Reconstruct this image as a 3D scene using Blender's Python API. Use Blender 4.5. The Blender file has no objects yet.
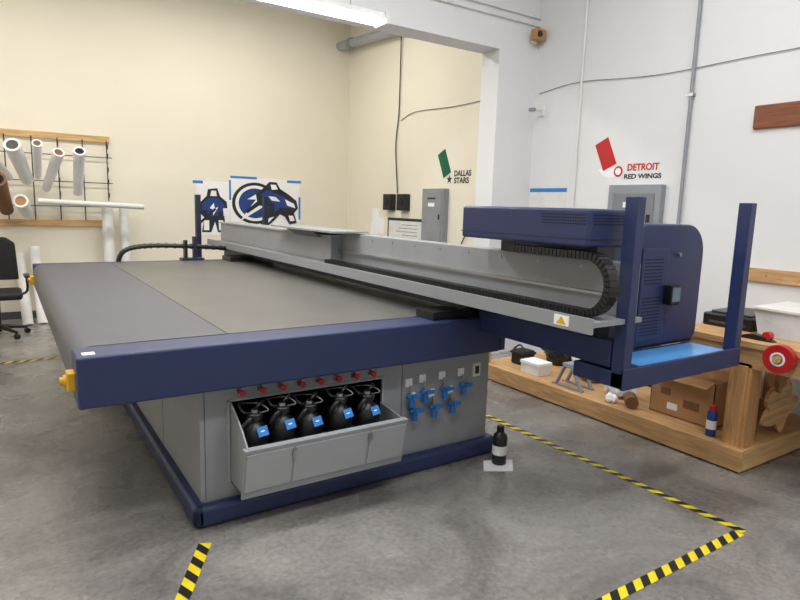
import bpy, bmesh, math, random
from mathutils import Vector, Matrix, noise
random.seed(4)
C = bpy.context.scene.collection
try:
    bpy.context.scene.view_settings.view_transform = 'Standard'
except Exception:
    pass

# ---------------------------------------------------------------- materials
def lin(c):
    return tuple(((v/255)/12.92 if v/255 <= 0.04045 else (((v/255)+0.055)/1.055)**2.4) for v in c)
MATS = {}
def mat(name, rgb, rough=0.5, metal=0.0, var=0.06, scale=8.0, bump=0.0, emit=0.0, trans=0.0, bscale=None, coat=0.0):
    if name in MATS: return MATS[name]
    m = bpy.data.materials.new(name); m.use_nodes = True
    nt = m.node_tree; b = nt.nodes['Principled BSDF']
    c = lin(rgb)
    tc = nt.nodes.new('ShaderNodeTexCoord')
    n = nt.nodes.new('ShaderNodeTexNoise'); n.inputs['Scale'].default_value = scale; n.inputs['Detail'].default_value = 5
    r = nt.nodes.new('ShaderNodeValToRGB')
    r.color_ramp.elements[0].position = 0.3; r.color_ramp.elements[1].position = 0.7
    r.color_ramp.elements[0].color = tuple(max(0, v*(1-var)) for v in c)+(1,)
    r.color_ramp.elements[1].color = tuple(min(1, v*(1+var)) for v in c)+(1,)
    nt.links.new(tc.outputs['Object'], n.inputs['Vector'])
    nt.links.new(n.outputs['Fac'], r.inputs['Fac'])
    nt.links.new(r.outputs['Color'], b.inputs['Base Color'])
    b.inputs['Roughness'].default_value = rough; b.inputs['Metallic'].default_value = metal
    if coat: b.inputs['Coat Weight'].default_value = coat
    if trans: b.inputs['Transmission Weight'].default_value = trans
    if emit:
        b.inputs['Emission Color'].default_value = c+(1,); b.inputs['Emission Strength'].default_value = emit
    if bump:
        n2 = nt.nodes.new('ShaderNodeTexNoise'); n2.inputs['Scale'].default_value = bscale or scale*6
        n2.inputs['Detail'].default_value = 4
        bp = nt.nodes.new('ShaderNodeBump'); bp.inputs['Strength'].default_value = bump; bp.inputs['Distance'].default_value = 0.01
        nt.links.new(tc.outputs['Object'], n2.inputs['Vector'])
        nt.links.new(n2.outputs['Fac'], bp.inputs['Height']); nt.links.new(bp.outputs['Normal'], b.inputs['Normal'])
    MATS[name] = m; return m

def wood_mat(name, rgb, axis='Y'):
    if name in MATS: return MATS[name]
    m = bpy.data.materials.new(name); m.use_nodes = True
    nt = m.node_tree; b = nt.nodes['Principled BSDF']; c = lin(rgb)
    tc = nt.nodes.new('ShaderNodeTexCoord'); mp = nt.nodes.new('ShaderNodeMapping')
    s = {'X': (1.2, 14, 14), 'Y': (14, 1.2, 14), 'Z': (14, 14, 1.2)}[axis]
    mp.inputs['Scale'].default_value = s
    n = nt.nodes.new('ShaderNodeTexNoise'); n.inputs['Scale'].default_value = 2.2; n.inputs['Detail'].default_value = 6; n.inputs['Distortion'].default_value = 1.2
    r = nt.nodes.new('ShaderNodeValToRGB'); r.color_ramp.elements[0].position = 0.3; r.color_ramp.elements[1].position = 0.68
    r.color_ramp.elements[0].color = tuple(v*0.62 for v in c)+(1,); r.color_ramp.elements[1].color = tuple(min(1, v*1.12) for v in c)+(1,)
    nt.links.new(tc.outputs['Object'], mp.inputs['Vector']); nt.links.new(mp.outputs['Vector'], n.inputs['Vector'])
    nt.links.new(n.outputs['Fac'], r.inputs['Fac']); nt.links.new(r.outputs['Color'], b.inputs['Base Color'])
    b.inputs['Roughness'].default_value = 0.6
    MATS[name] = m; return m

def concrete_mat():
    m = bpy.data.materials.new('polished_concrete'); m.use_nodes = True
    nt = m.node_tree; b = nt.nodes['Principled BSDF']
    tc = nt.nodes.new('ShaderNodeTexCoord')
    n1 = nt.nodes.new('ShaderNodeTexNoise'); n1.inputs['Scale'].default_value = 1.3; n1.inputs['Detail'].default_value = 10; n1.inputs['Roughness'].default_value = 0.7; n1.inputs['Distortion'].default_value = 0.8
    r1 = nt.nodes.new('ShaderNodeValToRGB')
    r1.color_ramp.elements[0].position = 0.32; r1.color_ramp.elements[0].color = lin((106, 102, 99))+(1,)
    r1.color_ramp.elements[1].position = 0.68; r1.color_ramp.elements[1].color = lin((166, 162, 157))+(1,)
    n2 = nt.nodes.new('ShaderNodeTexNoise'); n2.inputs['Scale'].default_value = 38; n2.inputs['Detail'].default_value = 5
    r2 = nt.nodes.new('ShaderNodeValToRGB')
    r2.color_ramp.elements[0].position = 0.3; r2.color_ramp.elements[0].color = (0.66, 0.66, 0.66, 1)
    r2.color_ramp.elements[1].position = 0.65; r2.color_ramp.elements[1].color = (1.05, 1.05, 1.05, 1)
    mx = nt.nodes.new('ShaderNodeMixRGB'); mx.blend_type = 'MULTIPLY'; mx.inputs['Fac'].default_value = 0.8
    n3 = nt.nodes.new('ShaderNodeTexNoise'); n3.inputs['Scale'].default_value = 2.7; n3.inputs['Detail'].default_value = 6
    mr = nt.nodes.new('ShaderNodeMapRange'); mr.inputs['From Min'].default_value = .3; mr.inputs['From Max'].default_value = .7
    mr.inputs['To Min'].default_value = 0.16; mr.inputs['To Max'].default_value = 0.40
    for n in (n1, n2, n3): nt.links.new(tc.outputs['Object'], n.inputs['Vector'])
    nt.links.new(n1.outputs['Fac'], r1.inputs['Fac']); nt.links.new(n2.outputs['Fac'], r2.inputs['Fac'])
    nt.links.new(r1.outputs['Color'], mx.inputs['Color1']); nt.links.new(r2.outputs['Color'], mx.inputs['Color2'])
    nt.links.new(mx.outputs['Color'], b.inputs['Base Color'])
    nt.links.new(n3.outputs['Fac'], mr.inputs['Value']); nt.links.new(mr.outputs['Result'], b.inputs['Roughness'])
    return m

CREAM = mat('cream_wall_paint', (237, 231, 215), 0.8, var=0.015, scale=1.5, bump=0.06, bscale=60)
WHITEW = mat('white_wall_paint', (226, 227, 229), 0.75, var=0.015, scale=1.5, bump=0.06, bscale=60)
CEIL = mat('ceiling_paint', (215, 214, 211), 0.9, var=0.02)
FLOOR = concrete_mat()
NAVY = mat('navy_powder_coat', (40, 51, 92), 0.42, var=0.05, bump=0.05, bscale=400)
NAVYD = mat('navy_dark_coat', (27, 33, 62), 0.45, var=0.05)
SLATE = mat('slate_blue_coat', (84, 84, 93), 0.42, var=0.04, bump=0.04, bscale=300)
BED = mat('anodised_bed', (102, 100, 97), 0.38, metal=0.2, var=0.07, scale=3, bump=0.03, bscale=200)
GREY = mat('grey_powder_coat', (146, 149, 153), 0.42, var=0.03, bump=0.04, bscale=300)
GREYL = mat('light_grey_coat', (164, 167, 171), 0.4, var=0.03)
GREYD = mat('dark_grey_metal', (84, 86, 90), 0.45, metal=.3, var=0.05)
BLACK = mat('black_plastic', (24, 24, 26), 0.35, var=0.1)
RUBBER = mat('black_rubber', (18, 18, 19), 0.65, var=0.15)
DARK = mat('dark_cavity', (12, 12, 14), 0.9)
RED = mat('red_plastic', (190, 28, 34), 0.35)
YEL = mat('yellow_plastic', (226, 176, 30), 0.4)
BLUE = mat('blue_valve_plastic', (30, 112, 190), 0.35)
LBLUE = mat('light_blue_film', (84, 150, 214), 0.3)
BTAPE = mat('blue_painters_tape', (50, 130, 205), 0.6)
WHITE = mat('white_plastic', (226, 226, 224), 0.4)
PAPER = mat('white_paper', (246, 246, 248), 0.8, var=0.02)
STEEL = mat('steel', (170, 170, 172), 0.3, metal=0.9)
TYEL = mat('tape_yellow', (240, 216, 30), 0.5, var=.08, scale=20)
TBLK = mat('tape_black', (28, 28, 28), 0.5, var=.15)
CARD = mat('cardboard', (180, 136, 92), 0.8, var=0.07)
CARDD = mat('brown_kraft', (128, 92, 62), 0.8)
WOODX = wood_mat('pine_x', (218, 178, 122), 'X')
WOODY = wood_mat('pine_y', (208, 164, 114), 'Y')
WOODZ = wood_mat('pine_z', (206, 156, 102), 'Z')
WALNUT = wood_mat('walnut', (132, 78, 50), 'Y')
GREEN = mat('green_fabric', (10, 96, 66), 0.7)
LOGOB = mat('logo_blue', (28, 62, 132), 0.6)
LOGOK = mat('logo_black', (30, 34, 44), 0.6)
GREYP = mat('panel_grey', (142, 146, 152), 0.5)
TUBE = mat('fluorescent_tube', (255, 252, 246), 0.4, emit=11.0, var=0)
PLASTIC = mat('clear_bin_plastic', (236, 238, 242), 0.3, trans=0.25, bump=0.5, bscale=30)
CLOTH = mat('white_cloth', (214, 216, 222), 0.85, bump=0.5, bscale=30)
SCREEN = mat('lcd_screen', (120, 140, 150), 0.15)
CABLE = mat('grey_cable', (120, 118, 114), 0.6)

# ---------------------------------------------------------------- helpers
GROUPS = {}
def group(name, loc=(0, 0, 0)):
    e = bpy.data.objects.new(name, None); e.empty_display_size = 0.1; e.location = loc
    C.objects.link(e); GROUPS[e.name] = Vector(loc); return e
def finish(name, bm, mats, parent=None, smooth=False, bevel=0, bseg=2, mw=None):
    bmesh.ops.recalc_face_normals(bm, faces=bm.faces)
    me = bpy.data.meshes.new(name); bm.to_mesh(me); bm.free()
    for m in (mats if isinstance(mats, (list, tuple)) else [mats]): me.materials.append(m)
    if smooth:
        for p in me.polygons: p.use_smooth = True
        try: me.set_sharp_from_angle(angle=math.radians(38))
        except Exception: pass
    o = bpy.data.objects.new(name, me); C.objects.link(o)
    if mw is not None: o.matrix_world = mw
    if bevel:
        md = o.modifiers.new('bevel', 'BEVEL'); md.width = bevel; md.segments = bseg; md.limit_method = 'ANGLE'
        if bseg > 2:
            for p in me.polygons: p.use_smooth = True
            try: me.set_sharp_from_angle(angle=math.radians(38))
            except Exception: pass
            md.harden_normals = True
    if parent is not None:
        o.parent = parent
        o.matrix_parent_inverse = Matrix.Translation(-GROUPS[parent.name])
    return o
def addbox(bm, x0, x1, y0, y1, z0, z1, M=None, mi=0):
    vs = [bm.verts.new((x, y, z)) for x in (x0, x1) for y in (y0, y1) for z in (z0, z1)]
    if M is not None:
        for v in vs: v.co = M @ v.co
    for f in ((0, 1, 3, 2), (4, 6, 7, 5), (0, 4, 5, 1), (2, 3, 7, 6), (0, 2, 6, 4), (1, 5, 7, 3)):
        fc = bm.faces.new([vs[i] for i in f]); fc.material_index = mi
def box(name, x0, x1, y0, y1, z0, z1, m, parent=None, bevel=0.0, bseg=2, M=None):
    bm = bmesh.new(); addbox(bm, x0, x1, y0, y1, z0, z1, M)
    return finish(name, bm, m, parent, bevel=bevel, bseg=bseg)
def basis(d):
    d = Vector(d).normalized(); up = Vector((0, 0, 1)) if abs(d.z) < .95 else Vector((0, 1, 0))
    a = d.cross(up).normalized(); return a, d.cross(a).normalized(), d
def addcyl(bm, p0, p1, r, r2=None, seg=20, caps=True, mi=0):
    p0 = Vector(p0); p1 = Vector(p1); r2 = r if r2 is None else r2
    a, b, d = basis(p1-p0)
    A = [bm.verts.new(p0+(a*math.cos(t)+b*math.sin(t))*r) for t in [2*math.pi*i/seg for i in range(seg)]]
    B = [bm.verts.new(p1+(a*math.cos(t)+b*math.sin(t))*r2) for t in [2*math.pi*i/seg for i in range(seg)]]
    for i in range(seg):
        f = bm.faces.new((A[i], A[(i+1) % seg], B[(i+1) % seg], B[i])); f.material_index = mi
    if caps:
        bm.faces.new(A).material_index = mi; bm.faces.new(B).material_index = mi
def cyl(name, p0, p1, r, m, parent=None, r2=None, seg=20):
    bm = bmesh.new(); addcyl(bm, p0, p1, r, r2, seg); return finish(name, bm, m, parent, smooth=True)
def smooth_path(pts, n=8):
    P = [Vector(p) for p in pts]; P = [P[0]*2-P[1]]+P+[P[-1]*2-P[-2]]; out = []
    for i in range(1, len(P)-2):
        for k in range(n):
            t = k/n; a, b, c, d = P[i-1:i+3]
            out.append(0.5*((2*b)+(c-a)*t+(2*a-5*b+4*c-d)*t*t+(3*b-a-3*c+d)*t**3))
    out.append(P[-2]); return out
def addtube(bm, pts, r, seg=10, sm=True, mi=0):
    pts = smooth_path(pts) if sm else [Vector(p) for p in pts]
    rings = []; a = None
    for i, p in enumerate(pts):
        d = (pts[min(i+1, len(pts)-1)]-pts[max(i-1, 0)]).normalized()
        if a is None: a, b, _ = basis(d)
        else:
            a = (a-d*a.dot(d)).normalized(); b = d.cross(a)
        rings.append([bm.verts.new(p+(a*math.cos(t)+b*math.sin(t))*r) for t in [2*math.pi*k/seg for k in range(seg)]])
    for A, B in zip(rings, rings[1:]):
        for k in range(seg): bm.faces.new((A[k], A[(k+1) % seg], B[(k+1) % seg], B[k])).material_index = mi
    bm.faces.new(rings[0]).material_index = mi; bm.faces.new(rings[-1]).material_index = mi
def tube(name, pts, r, m, parent=None, sm=True, seg=10):
    bm = bmesh.new(); addtube(bm, pts, r, seg, sm); return finish(name, bm, m, parent, smooth=True)
def prism(name, pts, axis, a0, a1, m, parent=None, bevel=0, smooth=False, bseg=2):
    """pts 2D: axis X -> (y,z); Y -> (x,z); Z -> (x,y)"""
    bm = bmesh.new()
    f = {'X': lambda p, a: (a, p[0], p[1]), 'Y': lambda p, a: (p[0], a, p[1]), 'Z': lambda p, a: (p[0], p[1], a)}[axis]
    A = [bm.verts.new(f(p, a0)) for p in pts]; B = [bm.verts.new(f(p, a1)) for p in pts]
    n = len(pts)
    for i in range(n): bm.faces.new((A[i], A[(i+1) % n], B[(i+1) % n], B[i]))
    bm.faces.new(A); bm.faces.new(B)
    return finish(name, bm, m, parent, bevel=bevel, smooth=smooth, bseg=bseg)
def lathe(name, prof, loc, m, parent=None, seg=28, M=None):
    bm = bmesh.new(); T = Matrix.Translation(loc) @ (M or Matrix.Identity(4)); rings = []
    for r, z in prof:
        rings.append([bm.verts.new(T @ Vector((r*math.cos(2*math.pi*k/seg), r*math.sin(2*math.pi*k/seg), z))) for k in range(seg)])
    for A, B in zip(rings, rings[1:]):
        for k in range(seg): bm.faces.new((A[k], A[(k+1) % seg], B[(k+1) % seg], B[k]))
    bm.faces.new(rings[0]); bm.faces.new(rings[-1])
    return finish(name, bm, m, parent, smooth=True)
def frame(o, ux, uy):
    o = Vector(o); ux = Vector(ux).normalized(); uy = Vector(uy).normalized(); uz = ux.cross(uy)
    return Matrix(((ux.x, uy.x, uz.x, o.x), (ux.y, uy.y, uz.y, o.y), (ux.z, uy.z, uz.z, o.z), (0, 0, 0, 1)))
def decal(name, pts, F, off, m, parent=None, th=0.001):
    bm = bmesh.new()
    A = [bm.verts.new(F @ Vector((p[0], p[1], off))) for p in pts]; B = [bm.verts.new(F @ Vector((p[0], p[1], off+th))) for p in pts]
    n = len(pts)
    for i in range(n): bm.faces.new((A[i], A[(i+1) % n], B[(i+1) % n], B[i]))
    bm.faces.new(A); bm.faces.new(B)
    return finish(name, bm, m, parent)
def rect(x0, x1, y0, y1): return [(x0, y0), (x1, y0), (x1, y1), (x0, y1)]
def disc(cx, cy, r, n=32, sx=1): return [(cx+sx*r*math.cos(2*math.pi*i/n), cy+r*math.sin(2*math.pi*i/n)) for i in range(n)]
def text(name, s, size, F, off, m, parent=None, width=None):
    cu = bpy.data.curves.new(name, 'FONT'); cu.body = s; cu.size = size; cu.extrude = 0.0008; cu.offset = size*0.03
    t = bpy.data.objects.new(name+'_c', cu); C.objects.link(t)
    bpy.context.view_layer.update()
    me = bpy.data.meshes.new_from_object(t.evaluated_get(bpy.context.evaluated_depsgraph_get()))
    bpy.data.objects.remove(t); me.name = name
    xs = [v.co.x for v in me.vertices]; w = max(xs)-min(xs); k = (width/w) if width else 1
    for v in me.vertices: v.co = F @ Vector(((v.co.x-min(xs))*k, v.co.y, v.co.z+off))
    me.materials.clear(); me.materials.append(m)
    o = bpy.data.objects.new(name, me); C.objects.link(o)
    if parent is not None:
        o.parent = parent; o.matrix_parent_inverse = Matrix.Translation(-GROUPS[parent.name])
    return o
def rounded(x0, x1, z0, z1, r, n=6):
    """r = (bl, br, tr, tl)"""
    out = []
    for (cx, cz, a0, rr) in ((x0+r[0], z0+r[0], 180, r[0]), (x1-r[1], z0+r[1], 270, r[1]), (x1-r[2], z1-r[2], 0, r[2]), (x0+r[3], z1-r[3], 90, r[3])):
        if rr == 0: out.append((cx, cz)); continue
        for i in range(n+1):
            t = math.radians(a0+90*i/n); out.append((cx+rr*math.cos(t), cz+rr*math.sin(t)))
    return out

# ---------------------------------------------------------------- room
XW, YW, XL, YF, ZC = 4.96, 9.2, -2.6, -2.6, 5.0
YP0, YP1 = 4.92, 5.19
box('floor', XL-.1, XW+.1, YF-.1, YW+.1, -0.1, 0, FLOOR)
box('ceiling', XL-.1, XW+.1, YF-.1, YW+.1, ZC, ZC+.1, CEIL)
box('wall_back', XL-.1, XW+.1, YW, YW+.1, 0, ZC, CREAM)
box('wall_left', XL-.1, XL, YF, YW, 0, ZC, CREAM)
box('wall_front', XL-.1, XW+.1, YF-.1, YF, 0, ZC, WHITEW)
box('wall_right', XW, XW+.1, YF, YP0, 0, ZC, WHITEW)
box('wall_right_rear', XW, XW+.1, YP0, YW, 0, ZC, CREAM)
box('wall_partition', 4.41, XW, YP0, YP1, 0, 3.25, WHITEW)
box('soffit_beam', XL, XW, YP0, YP1, 3.25, ZC, WHITEW)
box('baseboard_back', XL, XW, YW-.015, YW, 0, .1, GREYD)

# ---------------------------------------------------------------- floor tape
def hazard(name, p0, p1, w=0.05, pitch=0.105):
    p0 = Vector(p0+(0,)); p1 = Vector(p1+(0,)); d = (p1-p0); L = d.length; d.normalize(); s = Vector((-d.y, d.x, 0))
    bm = bmesh.new()
    def quad(pts, z, mi):
        vs = [bm.verts.new(p0+d*a+s*b+Vector((0, 0, z))) for a, b in pts]; bm.faces.new(vs).material_index = mi
    quad([(0, -w/2), (L, -w/2), (L, w/2), (0, w/2)], .0012, 0)
    t = 0.0
    while t < L:
        a = t; b = min(t+pitch*.5, L); sh = w*.9
        a2 = min(a+sh, L); b2 = min(b+sh, L)
        if a2 < b2: quad([(a, -w/2), (b, -w/2), (b2, w/2), (a2, w/2)], .002, 1)
        t += pitch
    return finish(name, bm, [TYEL, TBLK])
hazard('floor_hazard_tape', (3.10, 3.9), (3.10, 1.40))
hazard('floor_hazard_tape', (3.07, 1.41), (1.7, 1.41), w=.055)
hazard('floor_hazard_tape', (.714, 2.68), (.36, 2.01), w=.06)
hazard('floor_hazard_tape', (-1.6, 6.78), (.40, 6.77), w=.06)

# ================================================================ PRINTER
P = group('flatbed_printer', (1.5, 4.5, 0))
# base
box('base_panel_left', .75, .77, 2.87, 6.5, .10, .71, GREY, P)
box('base_panel_right', 2.60, 2.62, 2.87, 6.5, .10, .71, GREY, P)
box('base_panel_rear', .77, 2.60, 6.48, 6.5, .10, .71, GREY, P)
box('base_front_left', .77, .892, 2.87, 2.89, .10, .71, GREY, P)
box('base_front_right', 1.80, 2.60, 2.87, 2.89, .10, .71, GREY, P)
box('base_front_top', .892, 1.80, 2.87, 2.89, .615, .71, GREY, P)
box('base_front_bottom', .892, 1.80, 2.87, 2.89, .10, .19, GREY, P)
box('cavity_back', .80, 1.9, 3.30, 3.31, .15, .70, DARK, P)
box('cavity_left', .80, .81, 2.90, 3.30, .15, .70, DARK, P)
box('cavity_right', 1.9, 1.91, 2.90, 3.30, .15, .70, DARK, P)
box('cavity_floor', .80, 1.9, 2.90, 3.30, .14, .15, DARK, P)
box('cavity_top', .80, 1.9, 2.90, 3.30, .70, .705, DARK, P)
box('panel_seam', 1.935, 1.939, 2.8685, 2.872, .12, .71, GREYD, P)
box('panel_seam_corner', .772, .775, 2.8685, 2.872, .12, .71, GREYD, P)
for i, y in enumerate((3.7, 4.7, 5.6)): box('side_seam_%d' % i, .7485, .752, y, y+.004, .12, .71, GREYD, P)
for i, (a, b, c, d) in enumerate(((.885, .897, .19, .62), (1.795, 1.807, .19, .62), (.885, 1.807, .612, .622))):
    box('opening_flange_%d' % (i+1), a, b, 2.862, 2.872, c, d, GREYL, P)
# navy skirt
box('skirt_front', .70, 2.67, 2.80, 2.87, 0.0, .115, NAVY, P, bevel=.03, bseg=5)
box('skirt_left', .70, .77, 2.80, 6.57, 0.0, .115, NAVY, P, bevel=.03, bseg=5)
box('skirt_right', 2.60, 2.67, 2.80, 6.57, 0.0, .115, NAVY, P, bevel=.03, bseg=5)
box('skirt_rear', .70, 2.67, 6.50, 6.57, 0.0, .115, NAVY, P, bevel=.03, bseg=5)
# table
box('table_front_beam', .222, 2.60, 2.75, 2.958, .712, .94, NAVY, P, bevel=.012, bseg=4)
prism('table_left_edge', rounded(.222, .50, .712, .9405, (.05, 0, 0, .08), 8), 'Y', 2.958, 6.83, SLATE, P, smooth=True)
box('table_left_top', .42, .918, 2.962, 6.83, .86, .9407, SLATE, P)
box('printing_bed', .924, 2.62, 2.966, 6.83, .82, .9405, BED, P, bevel=.002)
box('bed_seam', .914, .926, 2.96, 6.83, .8, .937, DARK, P)
box('table_rear_beam', .227, 2.62, 6.83, 6.95, .72, .94, NAVY, P, bevel=.01)
box('table_right_edge', 2.60, 2.64, 2.75, 6.9, .72, .93, NAVY, P)
box('underframe', .40, 2.58, 3.0, 6.75, .70, .82, GREYD, P)
box('corner_sticker', .25, .30, 2.79, 2.84, .940, .9412, PAPER, P)
for i, y in enumerate((2.86, 6.55)):
    box('estop_box_%d' % (i+1), .190, .225, y-.04, y+.04, .78, .86, YEL, P, bevel=.006)
    cyl('estop_collar_%d' % (i+1), (.190, y, .82), (.178, y, .82), .026, YEL, P)
    cyl('estop_button_%d' % (i+1), (.178, y, .82), (.165, y, .82), .018, RED if i else YEL, P)
# hoses under the table
tube('under_hose_1', [(.60, 3.2, .71), (.56, 3.3, .60), (.60, 3.5, .55), (.66, 3.7, .60), (.66, 3.8, .71)], .012, BLACK, P)
tube('under_hose_2', [(.66, 3.1, .71), (.66, 3.15, .64), (.70, 3.3, .60), (.74, 3.4, .62)], .010, WHITE, P)
tube('under_hose_3', [(.55, 3.5, .71), (.52, 3.7, .62), (.60, 4.0, .56), (.72, 4.2, .58)], .014, RUBBER, P)
# red-capped filler ports
for i in range(8):
    x = .953+i*(1.72-.953)/7
    lathe('ink_port_%d' % (i+1), [(.018, 0), (.018, .006), (.010, .008), (.010, .02), (.016, .021), (.017, .038), (.012, .042)], (x, 2.87, .657), RED, P, 16, Matrix.Rotation(math.radians(90), 4, 'X'))
    cyl('port_base_%d' % (i+1), (x, 2.87, .657), (x, 2.858, .657), .0205, STEEL, P, seg=16)
    cyl('port_dot_%d' % (i+1), (x+.012, 2.871, .692), (x+.012, 2.866, .692), .008, BLACK, P, seg=12)
# valves
def valve(i, x, z, tag=True):
    cyl('valve_cup_%d' % i, (x, 2.83, z-.055), (x, 2.83, z), .018, BLUE, P, seg=14)
    cyl('valve_body_%d' % i, (x-.036, 2.83, z+.008), (x+.036, 2.83, z+.008), .013, BLUE, P, seg=12)
    box('valve_lever_%d' % i, x-.014, x+.044, 2.795, 2.808, z+.002, z+.026, BLUE, P, bevel=.003)
    cyl('valve_stem_%d' % i, (x, 2.872, z+.01), (x, 2.80, z+.01), .012, STEEL, P, seg=12)
    cyl('valve_pipe_%d' % i, (x, 2.845, z+.01), (x, 2.845, z+.075), .006, STEEL, P, seg=8)
    if tag: box('valve_tag_%d' % i, x-.024, x+.024, 2.864, 2.872, z+.06, z+.11, PAPER, P)
vi = 1
for x, z in ((1.985, .475), (2.085, .488), (2.235, .488), (2.385, .49), (2.01, .385), (2.155, .385), (2.30, .385)):
    valve(vi, x, z); vi += 1
box('power_inlet_plate', 2.485, 2.545, 2.862, 2.872, .53, .62, WHITE, P, bevel=.003)
box('power_inlet_socket', 2.50, 2.53, 2.858, 2.864, .55, .60, BLACK, P)
# pulled-out ink drawer: near-vertical front, side plates, floor
prism('drawer_front', [(2.672, .185), (2.612, .445), (2.600, .442), (2.660, .182)], 'X', .885, 1.805, GREY, P)
prism('drawer_lip', [(2.640, .441), (2.600, .441), (2.597, .449), (2.640, .449)], 'X', .885, 1.805, GREYL, P)
prism('drawer_side_left', [(2.87, .19), (2.67, .19), (2.61, .445), (2.70, .52), (2.87, .612)], 'X', .900, .908, GREY, P)
prism('drawer_side_right', [(2.87, .19), (2.67, .19), (2.61, .445), (2.87, .47)], 'X', 1.785, 1.793, GREY, P)
box('drawer_floor', .90, 1.793, 2.67, 2.88, .185, .195, GREYD, P)
box('drawer_bottle_shelf', .91, 1.783, 2.66, 2.88, .345, .355, GREYD, P)
for i, (xa, xb) in enumerate(((.895, 1.130), (1.140, 1.560), (1.570, 1.795))):
    prism('drawer_face_%d' % (i+1), [(2.652, .222), (2.607, .425), (2.601, .4235), (2.646, .2205)], 'X', xa, xb, GREYL, P, bevel=.003)
for i, x in enumerate((1.135, 1.565)):
    prism('drawer_latch_%d' % (i+1), [(2.625, .375), (2.607, .418), (2.592, .414), (2.602, .370)], 'X', x-.010, x+.010, STEEL, P)
# gantry beam
box('beam_shelf', 2.20, 2.56, 1.735, 7.8, 1.085, 1.108, GREY, P)
box('beam_front_lip', 2.185, 2.20, 1.73, 7.8, 1.055, 1.128, GREY, P)
box('beam_rear_wall', 2.47, 2.58, 1.78, 4.66, 1.108, 1.365, GREY, P, bevel=.004)
box('beam_rear_rail', 2.44, 2.47, 1.80, 4.66, 1.20, 1.215, STEEL, P)
box('beam_far_wall', 2.36, 2.58, 4.66, 7.8, 1.108, 1.33, GREY, P, bevel=.004)
box('beam_far_cap', 2.34, 2.60, 4.64, 7.82, 1.33, 1.345, GREYL, P)
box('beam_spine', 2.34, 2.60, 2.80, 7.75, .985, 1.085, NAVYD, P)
box('beam_support_near', 2.10, 2.60, 2.80, 2.98, .942, .99, BLACK, P)
box('beam_support_far', 2.10, 2.60, 6.60, 6.9, .942, .99, BLACK, P)
for i in range(9):
    y = 2.05+i*.3
    cyl('beam_bolt_%d' % (i+1), (2.471, y, 1.33), (2.466, y, 1.33), .008, STEEL, P, seg=8)
prism('beam_tray', [(4.35, 1.375), (5.7, 1.375), (5.7, 1.39), (4.35, 1.39)], 'X', 2.22, 2.55, GREY, P)
prism('beam_tray_lip', [(2.22, 1.375), (2.30, 1.32), (2.31, 1.33), (2.235, 1.39)], 'Y', 4.75, 5.3, GREYD, P)
box('beam_tray_stand', 2.45, 2.55, 4.6, 5.5, 1.345, 1.376, GREY, P)
box('warning_label', 2.183, 2.186, 1.86, 1.95, 1.07, 1.12, PAPER, P)
prism('warning_triangle', [(1.875, 1.078), (1.935, 1.078), (1.905, 1.114)], 'X', 2.181, 2.184, YEL, P)
# cable chain
def chain(name, path, x0, x1, h, link, m, parent):
    pts = [Vector((0, a, b)) for a, b in path]; bm = bmesh.new()
    seglen = [(pts[i+1]-pts[i]).length for i in range(len(pts)-1)]; total = sum(seglen); t = link/2
    while t < total:
        s = t; i = 0
        while i < len(seglen)-1 and s > seglen[i]: s -= seglen[i]; i += 1
        d = (pts[i+1]-pts[i]).normalized(); p = pts[i]+d*s; n = Vector((0, -d.z, d.y))
        M = Matrix(((1, 0, 0, 0), (0, d.y, n.y, p.y), (0, d.z, n.z, p.z), (0, 0, 0, 1)))
        addbox(bm, x0, x1, -link*.40, link*.40, -h/2, h/2, M)
        addbox(bm, x0+.006, x1-.006, -link*.55, link*.55, -h*.42, h*.42, M)
        t += link
    return finish(name, bm, m, parent)
path = [(4.6, 1.127), (1.87, 1.127)]
for i in range(1, 25):
    t = math.radians(-90-180*i/24); path.append((1.87+.138*math.cos(t), 1.265+.138*math.sin(t)))
path.append((2.35, 1.403))
chain('cable_chain', path, 2.27, 2.34, .036, .024, BLACK, P)
# carriage
box('carriage_cover', 2.25, 2.56, 1.84, 2.76, 1.44, 1.62, NAVY, P, bevel=.015, bseg=4)
box('carriage_cover_seam', 2.248, 2.562, 1.838, 2.762, 1.475, 1.479, NAVYD, P)
box('carriage_bracket', 2.42, 2.56, 1.92, 2.6, 1.37, 1.44, BLACK, P)
box('carriage_link', 2.56, 2.95, 2.02, 2.70, 1.12, 1.52, NAVY, P, bevel=.01)
bm = bmesh.new()
for j in range(4):
    for i in range(20):
        y = 1.86+i*.014; z = 1.545+j*.014
        addbox(bm, 2.2488, 2.2503, y, y+.007, z, z+.006)
    for i in range(16):
        x = 2.28+i*.014; z = 1.545+j*.014
        addbox(bm, x, x+.007, 1.8388, 1.8403, z, z+.006)
finish('carriage_vents', bm, DARK, P)
prism('carriage_housing', rounded(2.88, 3.50, .86, 1.55, (.02, .06, .17, .05), 8), 'Y', 2.0, 2.75, NAVY, P, smooth=True, bevel=.012, bseg=3)
box('housing_side_panel', 2.89, 3.13, 1.985, 2.0, .90, 1.42, NAVY, P, bevel=.006)
bm = bmesh.new()
for (z0, nz) in ((.93, 12), (1.22, 8)):
    for j in range(nz):
        for i in range(9):
            x = 2.915+i*.019; z = z0+j*.019
            addbox(bm, x, x+.010, 1.9838, 1.9853, z, z+.007)
finish('housing_perforation', bm, DARK, P)
box('touch_screen_case', 3.10, 3.19, 1.93, 1.985, 1.10, 1.21, BLACK, P, bevel=.006)
box('touch_screen_glass', 3.11, 3.18, 1.928, 1.931, 1.12, 1.20, SCREEN, P)
cyl('carriage_knob', (3.24, 2.0, 1.38), (3.24, 1.985, 1.38), .012, STEEL, P)
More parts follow.
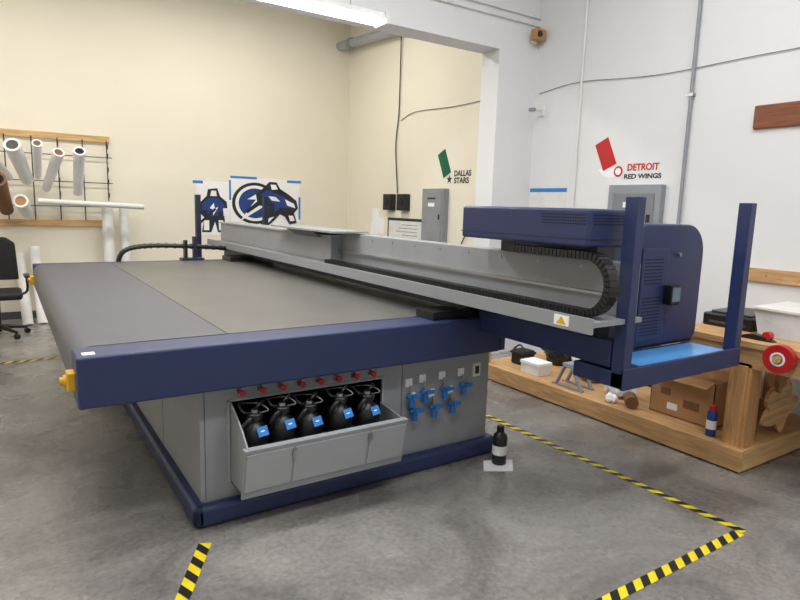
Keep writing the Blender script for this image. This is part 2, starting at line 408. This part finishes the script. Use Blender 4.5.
# service station frame
box('station_plate', 2.43, 3.49, 1.72, 2.02, .765, .845, NAVY, P, bevel=.006)
box('station_front_flange', 2.43, 3.49, 1.715, 1.735, .76, .865, NAVY, P, bevel=.004)
box('station_film', 2.62, 3.40, 1.75, 1.97, .846, .852, LBLUE, P)
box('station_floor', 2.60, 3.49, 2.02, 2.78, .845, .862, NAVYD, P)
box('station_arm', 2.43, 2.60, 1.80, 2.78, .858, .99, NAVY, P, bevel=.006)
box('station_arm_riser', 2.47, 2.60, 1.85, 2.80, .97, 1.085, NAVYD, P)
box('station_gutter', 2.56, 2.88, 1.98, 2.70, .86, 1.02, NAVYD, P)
box('post_near_1', 2.43, 2.49, 1.72, 1.79, .765, 1.68, NAVY, P, bevel=.004)
box('post_near_2', 3.43, 3.49, 1.72, 1.79, .765, 1.68, NAVY, P, bevel=.004)
# far station
box('far_station_plate', 2.05, 3.03, 6.9, 7.93, .765, .845, NAVY, P, bevel=.006)
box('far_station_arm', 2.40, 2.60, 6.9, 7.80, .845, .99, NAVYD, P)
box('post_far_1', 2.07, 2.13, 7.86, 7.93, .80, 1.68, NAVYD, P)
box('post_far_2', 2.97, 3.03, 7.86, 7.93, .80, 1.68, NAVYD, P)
# far hose loop
pth = smooth_path([(1.02, 7.0, .80), (1.02, 7.0, .95), (1.10, 7.0, 1.06), (1.34, 7.0, 1.10), (1.77, 7.0, 1.09), (2.2, 7.05, 1.06)], 10)
bm = bmesh.new(); addtube(bm, pth, .024, 10, False)
for a, b in zip(pth[::2], pth[1::2]): addcyl(bm, a, a+(b-a)*.45, .030, seg=12)
finish('far_cable_hose', bm, BLACK, P, smooth=True)
box('far_hose_bracket', 1.0, 1.06, 6.95, 7.05, .72, .84, NAVYD, P)
box('far_clip_1', 1.70, 1.73, 6.96, 7.04, .94, 1.16, BLACK, P)
box('far_clip_2', 1.80, 1.83, 6.96, 7.04, .94, 1.20, NAVYD, P)
box('far_clip_base', 1.66, 1.90, 6.90, 7.06, .90, .96, NAVYD, P)

# ---------------------------------------------------------------- ink bottles
for i, x in enumerate((.99, 1.135, 1.285, 1.465, 1.635)):
    y = 2.765; g = group('ink_bottle', (x, y, .355)); z0 = .356+(.012 if i % 2 else 0)
    if z0 > .36: cyl('bottle_spacer', (x, y, .355), (x, y, z0), .055, RUBBER, g)
    lathe('bottle_body', [(.055, 0), (.066, .008), (.068, .02), (.068, .115), (.060, .145), (.036, .165), (.030, .175), (.030, .185)], (x, y, z0), BLACK, g)
    lathe('bottle_cap', [(.036, 0), (.041, .004), (.041, .030), (.036, .035), (.014, .037), (.012, .055)], (x, y, z0+.182), BLACK, g, 20)
    cyl('hose_fitting', (x, y, z0+.219), (x, y, z0+.232), .016, GREYP, g)
    tube('bottle_handle', [(x-.055, y-.015, z0+.12), (x-.072, y-.04, z0+.16), (x-.045, y-.05, z0+.20), (x-.012, y-.025, z0+.19)], .012, BLACK, g)
    F = frame((x+.02, y-.060, z0+.135), (1, .3, 0), (-.1, .5, .85))
    decal('bottle_label', rect(-.030, .030, -.024, .024), F, .0, BTAPE, g, .003)
    decal('bottle_label_print', rect(-.014, .010, -.002, .004), F, .0035, PAPER, g, .0005)
    tube('bottle_hose', [(x, y, z0+.23), (x+.01, y-.02, z0+.255), (x+.05, y+.02, z0+.26), (x+.07, y+.12, .57), (x+.05, y+.25, .50)], .0075, BLACK, g)
    tube('bottle_hose_loop', [(x-.02, y, z0+.215), (x-.065, y-.02, z0+.235), (x-.06, y+.06, z0+.245), (x-.02, y+.2, .52)], .006, RUBBER, g)
    tube('sensor_wire', [(x+.02, y-.01, z0+.215), (x+.055, y-.045, z0+.235), (x+.03, y+.03, z0+.25), (x-.03, y+.15, .58)], .003, CABLE, g)

# ---------------------------------------------------------------- bottle on floor
g = group('ink_refill_bottle', (2.56, 2.66, 0))
lathe('bottle_body', [(.038, .004), (.044, .008), (.046, .02), (.046, .175), (.040, .198), (.022, .213), (.020, .218)], (2.56, 2.66, 0), BLACK, g)
lathe('bottle_label', [(.0466, .07), (.0466, .13)], (2.56, 2.66, 0), WHITE, g)
lathe('bottle_cap', [(.023, .216), (.024, .22), (.024, .252), (.020, .256)], (2.56, 2.66, 0), BLACK, g)
prism('paper_sheet', [(2.40, 2.62), (2.56, 2.53), (2.68, 2.66), (2.50, 2.74)], 'Z', .0008, .003, PAPER)

# ---------------------------------------------------------------- ceiling lights
def fixture(x0, x1, y, z):
    g = group('ceiling_light', ((x0+x1)/2, y, z))
    prism('light_housing', [(y-.09, z+.03), (y+.09, z+.03), (y+.06, z+.08), (y-.06, z+.08)], 'X', x0, x1, WHITE, g)
    cyl('tube_1', (x0+.03, y-.04, z+.01), (x1-.03, y-.04, z+.01), .018, TUBE, g)
    cyl('tube_2', (x0+.03, y+.04, z+.01), (x1-.03, y+.04, z+.01), .018, TUBE, g)
    for i, x in enumerate((x0, x1)): box('end_cap_%d' % (i+1), x-.012, x+.012, y-.09, y+.09, z-.012, z+.08, WHITE, g)
    for i, x in enumerate((x0+.3, x1-.3)): cyl('hanger_%d' % (i+1), (x, y, z+.09), (x, y, ZC), .006, STEEL, g, seg=8)
    return g
def arealight(name, x, y, z, sx, sy, w, col):
    l = bpy.data.lights.new(name, 'AREA'); l.shape = 'RECTANGLE'; l.size = sx; l.size_y = sy; l.energy = w; l.color = col
    o = bpy.data.objects.new(name, l); o.location = (x, y, z); C.objects.link(o); return o
WARM = (1, .965, .90); NEUT = (.975, .985, 1.0)
fixture(.38, 2.78, 4.6, 3.12); arealight('ceiling_light_lamp', 1.58, 4.6, 3.08, 2.3, .2, 38, (1, .985, .96))
for (x, y) in ((.4, .4), (3.0, .2), (2.6, 2.6), (-.9, 2.8)):
    fixture(x-1.2, x+1.2, y, 4.5); arealight('ceiling_light_lamp', x, y, 4.44, 2.4, .35, 53, NEUT)
for (x, y) in ((-.6, 7.0), (2.6, 7.2)):
    fixture(x-1.2, x+1.2, y, 4.5); arealight('ceiling_light_lamp', x, y, 4.44, 2.4, .35, 65, WARM)
w = bpy.data.worlds.new('world'); bpy.context.scene.world = w; w.use_nodes = True
w.node_tree.nodes['Background'].inputs[0].default_value = (.8, .85, .9, 1); w.node_tree.nodes['Background'].inputs[1].default_value = .3

# ---------------------------------------------------------------- back wall: roll rack
R = group('vinyl_roll_rack', (.4, YW, 1.8))
box('rail_top', -.6, 1.28, YW-.04, YW, 2.34, 2.42, WOODX, R)
box('rail_bottom', -.6, 1.28, YW-.04, YW, 1.22, 1.30, WOODX, R)
bm = bmesh.new()
for i in range(7):
    x = -.5+i*.29
    addcyl(bm, (x, YW-.05, 1.30), (x, YW-.05, 2.36), .007, seg=6)
for z in (1.48, 1.80, 2.14):
    addcyl(bm, (-.55, YW-.055, z), (1.3, YW-.055, z), .006, seg=6)
for z in (1.48, 1.62, 1.80, 1.96, 2.14, 2.26):
    for x in (.66, 1.24): addtube(bm, [(x, YW-.05, z), (x, YW-.12, z-.01), (x, YW-.14, z+.05)], .006, 6)
finish('wire_rack', bm, BLACK, R, smooth=True)
def roll(name, p0, p1, r, m, inner=BLACK, parent=None):
    g = group(name, p0); p0 = Vector(p0); p1 = Vector(p1); d = (p1-p0).normalized()
    bm = bmesh.new(); a, b, _ = basis(d); seg = 24
    def ring(p, rr): return [bm.verts.new(p+(a*math.cos(2*math.pi*k/seg)+b*math.sin(2*math.pi*k/seg))*rr) for k in range(seg)]
    rs = [ring(p1, r*.5), ring(p1, r*.8), ring(p0, r), ring(p0, r*.72), ring(p0+d*.08, r*.70)]
    for A, B in zip(rs, rs[1:]):
        for k in range(seg): bm.faces.new((A[k], A[(k+1) % seg], B[(k+1) % seg], B[k]))
    bm.faces.new(rs[0]); bm.faces.new(rs[-1])
    finish('roll_sheet', bm, m, g, smooth=True)
    cyl('roll_core', p0+d*.010, p0+d*.10, r*.70, inner, g)
roll('media_roll', (-.06, 8.42, 2.02), (.10, 9.0, 1.82), .06, PAPER, CARDD)
roll('media_roll', (.15, 8.40, 2.18), (.30, 9.02, 1.80), .09, PAPER)
roll('media_roll', (.40, 8.44, 2.22), (.42, 9.04, 1.85), .055, PAPER, CARDD)
roll('media_roll', (.62, 8.44, 2.13), (.50, 9.04, 1.70), .065, PAPER, CARDD)
roll('media_roll', (.84, 8.42, 2.16), (.86, 9.04, 1.66), .07, PAPER)
roll('media_roll', (-.02, 8.36, 1.78), (.06, 9.02, 1.42), .095, CARDD, DARK)
roll('media_roll', (.20, 8.46, 1.54), (.28, 9.04, 1.38), .08, PAPER, CARD)
cyl('media_tube', (.38, 8.62, 1.54), (1.60, 8.70, 1.50), .035, WHITE)
cyl('leaning_media_roll', (1.19, 8.86, 0), (1.19, 8.97, 1.56), .07, WHITE)
cyl('leaning_media_roll', (1.40, 8.88, 0), (1.40, 9.0, 1.50), .06, WHITE)
cyl('leaning_media_roll', (.20, 8.70, 0), (.16, 9.06, .86), .06, WHITE)
cyl('leaning_media_roll', (.36, 8.75, 0), (.33, 9.06, .95), .06, PAPER)

# posters
FB = lambda x, z: frame((x, YW, z), (1, 0, 0), (0, 0, 1))
g = group('mascot_poster', (2.68, YW, 1.48)); F = FB(2.68, 1.48)
decal('sheet', rect(-.25, .25, -.38, .42), F, .001, PAPER, g, .002)
decal('tape_top', rect(-.30, -.15, .38, .42), F, .0035, BTAPE, g)
def layers(nm, base, items):
    for i, (pts, m) in enumerate(items): decal('%s_%d' % (nm, i), pts, F, .0045+.0012*i, m, g)
layers('goalie', 0, [
    ([(-.20, .10), (-.10, .20), (-.08, .30), (.06, .32), (.10, .20), (.20, .12), (.22, -.06), (.16, -.10), (.20, -.34), (.06, -.34), (.02, -.18), (-.04, -.34), (-.18, -.34), (-.14, -.12), (-.22, -.04)], LOGOK),
    ([(-.16, .09), (-.06, .17), (.07, .17), (.17, .08), (.17, -.04), (.08, -.02), (.06, -.10), (-.08, -.10), (-.10, 0), (-.17, -.02)], LOGOB),
    ([(-.15, -.16), (-.07, -.16), (-.07, -.31), (-.15, -.31)], PAPER),
    ([(.07, -.16), (.14, -.16), (.16, -.31), (.08, -.31)], PAPER),
    ([(-.05, .20), (.05, .20), (.04, .28), (-.03, .28)], PAPER),
    ([(-.06, .02), (.0, .10), (.02, .02), (.07, .04), (-.01, -.09), (-.01, 0)], PAPER),
    ([(-.23, -.20), (-.18, -.20), (.04, .0), (.02, .03)], LOGOK),
    ([(.14, .02), (.22, .03), (.23, -.08), (.15, -.10)], PAPER)])
g = group('team_logo_poster', (3.50, YW, 1.65)); F = FB(3.50, 1.63)
decal('sheet', rect(-.56, .58, -.52, .35), F, .001, PAPER, g, .002)
for i, rc in enumerate((rect(-.56, -.14, .33, .365), rect(.36, .60, .30, .34), rect(.56, .595, -.28, .08), rect(-.58, -.55, .0, .30))): decal('tape_%d' % i, rc, F, .0035, BTAPE, g)
layers('logo', 0, [
    (disc(-.17, -.04, .32, 40, 1.15), LOGOK),
    (disc(-.17, -.04, .275, 40, 1.15), PAPER),
    (disc(-.17, -.04, .23, 40, 1.15), LOGOB),
    ([(.16, .28), (-.30, .02), (-.16, .02), (-.42, -.32), (-.02, -.08), (-.14, -.07)], PAPER),
    ([(-.16, .10), (-.02, .22), (.06, .30), (.18, .30), (.24, .20), (.38, .12), (.52, .02), (.55, -.10), (.48, -.18), (.53, -.34), (.40, -.36), (.32, -.24), (.24, -.20), (.14, -.30), (.0, -.42), (-.10, -.44), (-.08, -.34), (.02, -.24), (.06, -.08), (-.06, -.04), (-.30, -.20), (-.33, -.16), (-.14, -.01)], LOGOK),
    ([(-.08, .10), (.03, .18), (.16, .12), (.30, .08), (.44, .0), (.40, -.10), (.24, -.10), (.14, -.18), (.14, -.04), (.02, .02)], LOGOB),
    ([(.08, .26), (.17, .26), (.20, .19), (.10, .18)], PAPER),
    ([(.32, .04), (.48, -.03), (.50, -.10), (.36, -.06)], PAPER),
    ([(.06, -.26), (.14, -.24), (.02, -.36), (-.04, -.37)], PAPER),
    ([(.38, -.22), (.46, -.22), (.49, -.30), (.41, -.31)], PAPER),
    ([(.04, .08), (.16, .07), (.24, .0), (.10, .01)], PAPER)])

# wall X = XW helpers
FR = lambda y, z: frame((XW, y, z), (0, -1, 0), (0, 0, 1))
def wbox(name, y0, y1, z0, z1, th, m, parent=None, bevel=0): return box(name, XW-th, XW, y0, y1, z0, z1, m, parent, bevel=bevel)
g = group('electrical_panel', (XW, 6.62, 1.5))
wbox('enclosure', 6.38, 6.86, 1.10, 1.86, .09, GREYP, g, .006)
box('door', XW-.10, XW-.09, 6.41, 6.83, 1.14, 1.82, GREYP, g, bevel=.004)
box('latch', XW-.11, XW-.10, 6.44, 6.46, 1.45, 1.52, BLACK, g)
box('label', XW-.102, XW-.10, 6.56, 6.70, 1.62, 1.67, PAPER, g)
box('label_2', XW-.102, XW-.10, 6.54, 6.72, 1.72, 1.74, LOGOK, g)
g = group('breaker_box', (XW, 3.52, 1.5))
wbox('enclosure', 3.24, 3.80, 1.15, 1.87, .07, GREYP, g, .006)
box('door', XW-.078, XW-.07, 3.30, 3.74, 1.20, 1.79, mat('panel_grey_dark', (122, 126, 132), .5), g, bevel=.004)
box('latch', XW-.09, XW-.078, 3.33, 3.36, 1.50, 1.60, BLACK, g)
box('label', XW-.080, XW-.078, 3.44, 3.62, 1.66, 1.71, PAPER, g)
for i, y in enumerate((7.77, 7.39)):
    g = group('wall_speaker', (XW, y, 1.67))
    wbox('speaker_case', y-.11, y+.11, 1.55, 1.79, .10, BLACK, g, .01)
    cyl('speaker_cone', (XW-.10, y, 1.67), (XW-.105, y, 1.67), .06, RUBBER, g)
g = group('dry_erase_board', (XW, 7.3, 1.26))
wbox('board_frame', 6.90, 7.85, 1.08, 1.44, .02, BLACK, g, .004)
box('board_surface', XW-.023, XW-.02, 6.94, 7.81, 1.12, 1.40, WHITE, g)
for i in range(4): box('writing_%d' % i, XW-.0245, XW-.023, 7.05, 7.45+.08*(i % 3), 1.34-.05*i, 1.348-.05*i, CABLE, g)
g = group('pinned_papers', (XW, 8.2, 1.3))
for i, (y, z) in enumerate(((8.25, 1.45), (8.10, 1.30), (8.28, 1.22))):
    wbox('sheet_%d' % i, y-.10, y+.10, z-.12, z+.12, .003+.002*i, PAPER, g)
g = group('wall_notice', (XW, 4.6, 1.6))
wbox('notice_sheet', 4.38, 4.90, 1.35, 1.88, .004, WHITE, g)
wbox('notice_tape_top', 4.38, 4.90, 1.81, 1.85, .007, BTAPE, g)
# decals
g = group('green_team_decal', (XW, 6.3, 2.1))
c, s = math.cos(math.radians(25)), math.sin(math.radians(25))
rot = lambda pts, c=c, s=s: [(x*c-y*s, x*s+y*c) for x, y in pts]
decal('pennant', rot(rect(-.085, .085, -.17, .17)), FR(6.50, 2.19), .002, GREEN, g, .004)
decal('pennant_star', [((.065 if i % 2 == 0 else .025)*math.cos(math.pi*i/5+1.57), (.065 if i % 2 == 0 else .025)*math.sin(math.pi*i/5+1.57)) for i in range(10)], FR(6.38, 1.98), .002, LOGOK, g)
text('caption_1', 'DALLAS', .10, FR(6.28, 2.02), .002, LOGOK, g, .34)
text('caption_2', 'STARS', .10, FR(6.28, 1.93), .002, LOGOK, g, .30)
g = group('red_team_decal', (XW, 3.6, 2.1))
decal('pennant', rot(rect(-.08, .08, -.14, .14)), FR(3.92, 2.17), .002, RED, g, .004)
decal('wing', [(-.16, .05), (.06, .06), (.10, -.02), (-.02, -.05), (-.10, -.02)], FR(3.84, 1.98), .002, PAPER, g)
decal('wheel', disc(0, 0, .05), FR(3.76, 2.0), .0035, RED, g)
decal('wheel_inner', disc(0, 0, .033), FR(3.76, 2.0), .005, PAPER, g)
text('caption_1', 'DETROIT', .085, FR(3.66, 2.005), .002, RED, g, .33)
text('caption_2', 'RED WINGS', .06, FR(3.69, 1.93), .002, LOGOK, g, .39)
wbox('wall_plaque', 1.9, 2.54, 2.28, 2.46, .03, WALNUT, None, .012)
g = group('wall_rail', (XW, 1.7, 1.17)); wbox('rail_board', .6, 2.47, 1.11, 1.21, .03, WOODY, g)
for i in range(4): cyl('rail_screw_%d' % (i+1), (XW-.03, .8+.5*i, 1.16), (XW-.033, .8+.5*i, 1.16), .006, STEEL, g, seg=8)
# pipes & wires
g = group('wall_conduit', (XW, 3.07, 2.5)); cyl('conduit_pipe', (XW-.03, 3.075, 1.0), (XW-.03, 3.075, ZC), .015, GREYP, g)
for i, z in enumerate((1.5, 2.6, 3.7)): box('pipe_clamp_%d' % (i+1), XW-.05, XW, 3.05, 3.10, z, z+.025, STEEL, g)
cyl('white_conduit', (XW-.02, 4.27, 1.0), (XW-.02, 4.27, ZC), .012, WHITE)
tube('wall_cable', [(XW-.01, 4.85, 2.86), (XW-.01, 4.3, 2.90), (XW-.01, 3.4, 2.83), (XW-.01, 2.28, 2.84), (XW-.01, 0, 2.80)], .0035, CABLE)
tube('rear_wall_cable', [(XW-.01, 7.58, 2.85), (XW-.01, 7.2, 2.93), (XW-.01, 6.3, 2.90), (XW-.01, 5.25, 2.92)], .005, CABLE)
tube('hanging_cable', [(XW-.03, 7.6, 4.02), (XW-.02, 7.62, 3.0), (XW-.02, 7.68, 2.5), (XW-.02, 7.6, 1.8)], .008, BLACK)
tube('power_cord', [(XW-.02, 6.30, 1.02), (XW-.02, 6.1, 1.10), (XW-.02, 5.9, 1.33), (XW-.02, 5.4, 1.45)], .007, BLACK)
g = group('roof_drain_pipe', (4.8, 8.3, 4.1)); cyl('pipe_run', (4.78, 9.2, 4.16), (4.86, 7.45, 4.08), .07, GREYL, g); cyl('pipe_collar', (4.8, 8.9, 4.147), (4.803, 8.8, 4.142), .085, GREYP, g)
for i, z in enumerate((3.56, 3.64)): cyl('soffit_conduit', (XL, YP0-.02, z), (XW, YP0-.02, z), .010, WHITE)
g = group('security_camera', (4.85, 4.85, 3.44))
box('camera_mount', 4.84, 4.90, 4.86, 4.92, 3.37, 3.50, WHITE, g); box('camera_body', 4.78, 4.94, 4.78, 4.87, 3.38, 3.50, CARD, g, bevel=.02, bseg=3)
cyl('camera_lens', (4.83, 4.78, 3.44), (4.83, 4.765, 3.44), .03, BLACK, g)
g = group('sensor_arm', (XW, 4.78, 2.66)); box('arm_plate', XW-.03, XW, 4.76, 4.84, 2.62, 2.72, WHITE, g); cyl('arm_rod', (XW-.02, 4.80, 2.68), (XW-.22, 4.72, 2.66), .010, WHITE, g); cyl('arm_head', (XW-.20, 4.72, 2.66), (XW-.28, 4.70, 2.645), .02, GREYP, g)

# ---------------------------------------------------------------- office chair
g = group('office_chair', (-.08, 8.15, 0)); cx, cy = -.10, 8.12
box('seat', cx-.25, cx+.25, cy-.25, cy+.25, .44, .53, RUBBER, g, bevel=.04, bseg=4)
prism('backrest', [(cx-.23, .62), (cx+.23, .62), (cx+.21, 1.05), (cx+.12, 1.12), (cx-.12, 1.12), (cx-.21, 1.05)], 'Y', cy+.22, cy+.28, RUBBER, g, bevel=.02, bseg=3)
tube('back_support', [(cx, cy, .43), (cx, cy+.25, .45), (cx, cy+.33, .6), (cx, cy+.28, .8)], .02, BLACK, g)
cyl('gas_lift', (cx, cy, .1), (cx, cy, .45), .03, BLACK, g)
for i in range(5):
    t = 2*math.pi*i/5+.3; ex, ey = cx+.29*math.cos(t), cy+.29*math.sin(t)
    cyl('base_leg_%d' % i, (cx, cy, .12), (ex, ey, .075), .028, BLACK, g, r2=.016)
    cyl('castor_%d' % i, (ex-.02*math.sin(t), ey+.02*math.cos(t), .03), (ex+.02*math.sin(t), ey-.02*math.cos(t), .03), .03, BLACK, g)
for s_ in (-1, 1):
    tube('arm_post', [(cx+s_*.24, cy, .47), (cx+s_*.30, cy, .52), (cx+s_*.30, cy, .68)], .014, BLACK, g)
    box('arm_pad', cx+s_*.30-.03, cx+s_*.30+.03, cy-.14, cy+.12, .68, .705, BLACK, g, bevel=.01)

# ---------------------------------------------------------------- workbench with low platform
g = group('workbench', (4.3, 2.4, 0))
box('deck', 3.82, 4.90, 1.80, 4.25, .115, .15, WOODY, g)
box('fascia_front', 3.78, 3.82, 1.78, 4.27, .012, .15, WOODY, g, bevel=.003)
box('fascia_near', 3.82, 4.90, 1.78, 1.80, .012, .15, WOODX, g)
box('fascia_far', 3.82, 4.90, 4.25, 4.27, .012, .15, WOODX, g)
for i, y in enumerate((1.85, 3.0, 4.15)): box('skid_%d' % (i+1), 3.83, 4.88, y, y+.05, 0, .115, WOODX, g)
box('corner_post', 3.80, 3.86, 4.20, 4.26, .15, .36, WOODZ, g)
box('bench_top', 3.83, 4.92, .9, 2.36, .80, .84, WOODY, g, bevel=.003)
box('apron_front', 3.85, 3.89, .95, 2.30, .67, .80, WOODY, g)
box('leg_front_far', 3.85, 3.99, 1.81, 1.95, .15, .70, WOODZ, g, bevel=.004)
box('leg_front_far_brace', 3.83, 3.85, 1.83, 1.93, .15, .68, WOODZ, g)
box('leg_front_near', 3.86, 3.96, .96, 1.06, 0, .80, WOODZ, g)
box('leg_rear_near', 4.80, 4.90, .96, 1.06, 0, .80, WOODZ, g)
box('leg_rear_far', 4.80, 4.90, 2.20, 2.30, .15, .80, WOODZ, g)
# items on the bench top
g = group('label_printer', (4.35, 2.15, .84)); box('printer_body', 4.15, 4.60, 1.99, 2.33, .84, .93, BLACK, g, bevel=.012); box('printer_slot', 4.146, 4.15, 2.03, 2.28, .865, .88, GREYD, g); box('printer_lid', 4.20, 4.55, 2.02, 2.30, .93, .945, GREYD, g, bevel=.005)
g = group('plastic_storage_bin', (4.3, 1.72, .84)); 
prism('bin_body', [(1.56, .842), (1.92, .842), (1.96, 1.01), (1.52, 1.01)], 'X', 4.10, 4.55, PLASTIC, g); box('bin_lid', 4.08, 4.57, 1.51, 1.97, 1.01, 1.03, WHITE, g, bevel=.005)
g = group('red_tape_roll', (3.80, 1.64, .78))
bm = bmesh.new(); seg = 36
for (r0, r1, x0, x1, mi) in ((.040, .085, 3.770, 3.824, 0), (.030, .042, 3.767, 3.824, 1)):
    L = []
    for x, r in ((x0, r0), (x0, r1), (x1, r1), (x1, r0)):
        L.append([bm.verts.new((x, 1.64+r*math.cos(2*math.pi*k/seg), .78+r*math.sin(2*math.pi*k/seg))) for k in range(seg)])
    for A, B in zip(L, L[1:]+L[:1]):
        for k in range(seg): bm.faces.new((A[k], A[(k+1) % seg], B[(k+1) % seg], B[k])).material_index = mi
finish('tape_ring', bm, [RED, PAPER], g, smooth=True); cyl('tape_peg', (3.755, 1.64, .78), (3.8285, 1.64, .78), .022, WOODX, g)
g = group('tape_dispenser', (3.95, 1.82, .84)); prism('dispenser_body', [(1.74, .841), (1.96, .841), (1.93, .86), (1.87, .875), (1.80, .87)], 'X', 3.92, 3.98, BLACK, g, bevel=.004); cyl('dispenser_roll', (3.925, 1.79, .875), (3.975, 1.79, .875), .026, RED, g)
g = group('plywood_cutout', (4.3, 1.85, .3))
lob = []
for i in range(80):
    t = 2*math.pi*i/80; r = 1+.22*math.cos(5*t+.4)+.07*math.cos(9*t); lob.append((4.34+.20*r*math.cos(t), .33+.145*r*math.sin(t)))
zm = min(p[1] for p in lob); lob = [(a, b-zm+.151) for a, b in lob]
prism('cutout_board', lob, 'Y', 1.83, 1.85, WOODX, g)
prism('cutout_board_rear', [(a+.10, b*1.0) for a, b in lob], 'Y', 1.87, 1.89, WOODX, g)
# items on the platform
g = group('cardboard_box', (4.2, 2.34, .15))
for nm, a in (('side_front', (4.0, 4.006, 2.10, 2.58)), ('side_rear', (4.394, 4.40, 2.10, 2.58)), ('side_near', (4.0, 4.40, 2.10, 2.106)), ('side_far', (4.0, 4.40, 2.574, 2.58))): box(nm, *a, .151, .47, CARD, g)
box('box_bottom', 4.0, 4.40, 2.10, 2.58, .151, .157, CARD, g)
prism('flap_front', [(4.0, .47), (3.91, .44), (3.911, .447), (4.003, .477)], 'Y', 2.11, 2.57, CARD, g)
prism('flap_rear', [(4.40, .47), (4.52, .53), (4.518, .536), (4.397, .476)], 'Y', 2.11, 2.57, CARD, g)
box('box_print', 3.9985, 3.9995, 2.2, 2.32, .24, .30, CARDD, g); box('box_print_2', 3.9985, 3.9995, 2.42, 2.50, .30, .35, CARDD, g)
box('box_label', 3.9985, 3.9995, 2.36, 2.44, .20, .25, PAPER, g)
box('box_filling', 4.02, 4.38, 2.12, 2.56, .16, .40, CARDD, g)
g = group('spray_can', (3.88, 2.04, .15)); lathe('can_body', [(.026, 0), (.031, .004), (.031, .16), (.022, .178)], (3.88, 2.04, .151), LOGOB, g); lathe('can_label', [(.0315, .05), (.0315, .11)], (3.88, 2.04, .151), PAPER, g); lathe('can_cap', [(.023, .178), (.023, .205), (.018, .21)], (3.88, 2.04, .151), RED, g)
g = group('white_carton', (3.95, 3.7, .15)); box('carton_body', 3.88, 4.04, 3.60, 3.82, .151, .26, WHITE, g, bevel=.003); box('carton_lid', 3.875, 4.045, 3.595, 3.825, .24, .265, PAPER, g)
def blob(name, c, s, m, seed, sq=1.0):
    bm = bmesh.new(); bmesh.ops.create_icosphere(bm, subdivisions=4, radius=1)
    for v in bm.verts:
        n = noise.noise(v.co*1.7+Vector((seed, 0, 0)))*.35+abs(noise.noise(v.co*4+Vector((0, seed, 0))))*.28
        v.co *= (1+n); v.co = Vector((c[0]+v.co.x*s[0], c[1]+v.co.y*s[1], c[2]+max(v.co.z, -.8)*s[2]))
    zmin = min(v.co.z for v in bm.verts)
    for v in bm.verts: v.co.z += .152-zmin
    return finish(name, bm, m, None, smooth=True)
blob('cloth_rag_pile', (4.26, 3.33, .3), (.13, .20, .19), CLOTH, 2.3)
blob('plastic_bag', (4.07, 2.90, .25), (.10, .11, .11), CLOTH, 7.1)
blob('crumpled_paper', (3.88, 2.83, .2), (.035, .045, .035), PAPER, 4.4)
blob('black_bag', (4.42, 3.86, .3), (.11, .15, .15), BLACK, 9.2)
g = group('black_tool_pouch', (4.1, 4.02, .15)); box('pouch_body', 4.02, 4.18, 3.93, 4.10, .151, .29, RUBBER, g, bevel=.02, bseg=3); box('pouch_flap', 4.01, 4.19, 3.925, 4.105, .25, .275, BLACK, g, bevel=.008); tube('pouch_strap', [(4.05, 3.94, .29), (4.05, 4.01, .34), (4.05, 4.09, .29)], .008, BLACK, g)
g = group('metal_trestle', (3.9, 3.2, .15))
for i, x in enumerate((3.87, 4.0)):
    tube('leg_pair_%d' % i, [(x, 3.38, .16), (x, 3.30, .33), (x, 3.22, .33), (x, 3.12, .16)], .016, GREYP, g, sm=False)
    box('foot_%d' % i, x-.015, x+.015, 3.10, 3.42, .151, .165, GREYP, g)
box('trestle_top', 3.86, 4.01, 3.20, 3.32, .335, .352, GREYP, g)
g = group('leather_roll', (3.95, 2.66, .2)); cyl('rolled_hide', (3.87, 2.64, .20), (3.98, 2.74, .20), .048, CARDD, g); cyl('roll_strap', (3.92, 2.685, .20), (3.935, 2.699, .20), .0495, BLACK, g)
g = group('tool_case', (4.65, 3.1, .15)); box('case_body', 4.52, 4.82, 2.62, 3.3, .151, .46, BLACK, g, bevel=.015); box('case_latch', 4.51, 4.52, 2.95, 3.02, .32, .37, STEEL, g)
g = group('shipping_carton', (4.5, 2.3, .15)); box('carton_body', 4.56, 4.78, 1.98, 2.16, .151, .58, CARD, g, bevel=.003); box('carton_tape', 4.558, 4.782, 2.055, 2.085, .30, .582, PAPER, g)

# ---------------------------------------------------------------- camera
f = 600.0
d1 = Vector((-400, 105, -f)).normalized(); d2 = Vector((917, 65, -f)).normalized()
d3 = d2.cross(d1).normalized(); d1 = d3.cross(d2).normalized()
cam = bpy.data.cameras.new('camera'); co = bpy.data.objects.new('camera', cam); C.objects.link(co)
cam.sensor_width = 36; cam.lens = 36*f/800; cam.clip_start = .05
M = Matrix((d2, d1, d3)).to_4x4(); M.translation = Vector((0, 0, 1.6)); co.matrix_world = M
bpy.context.scene.camera = co
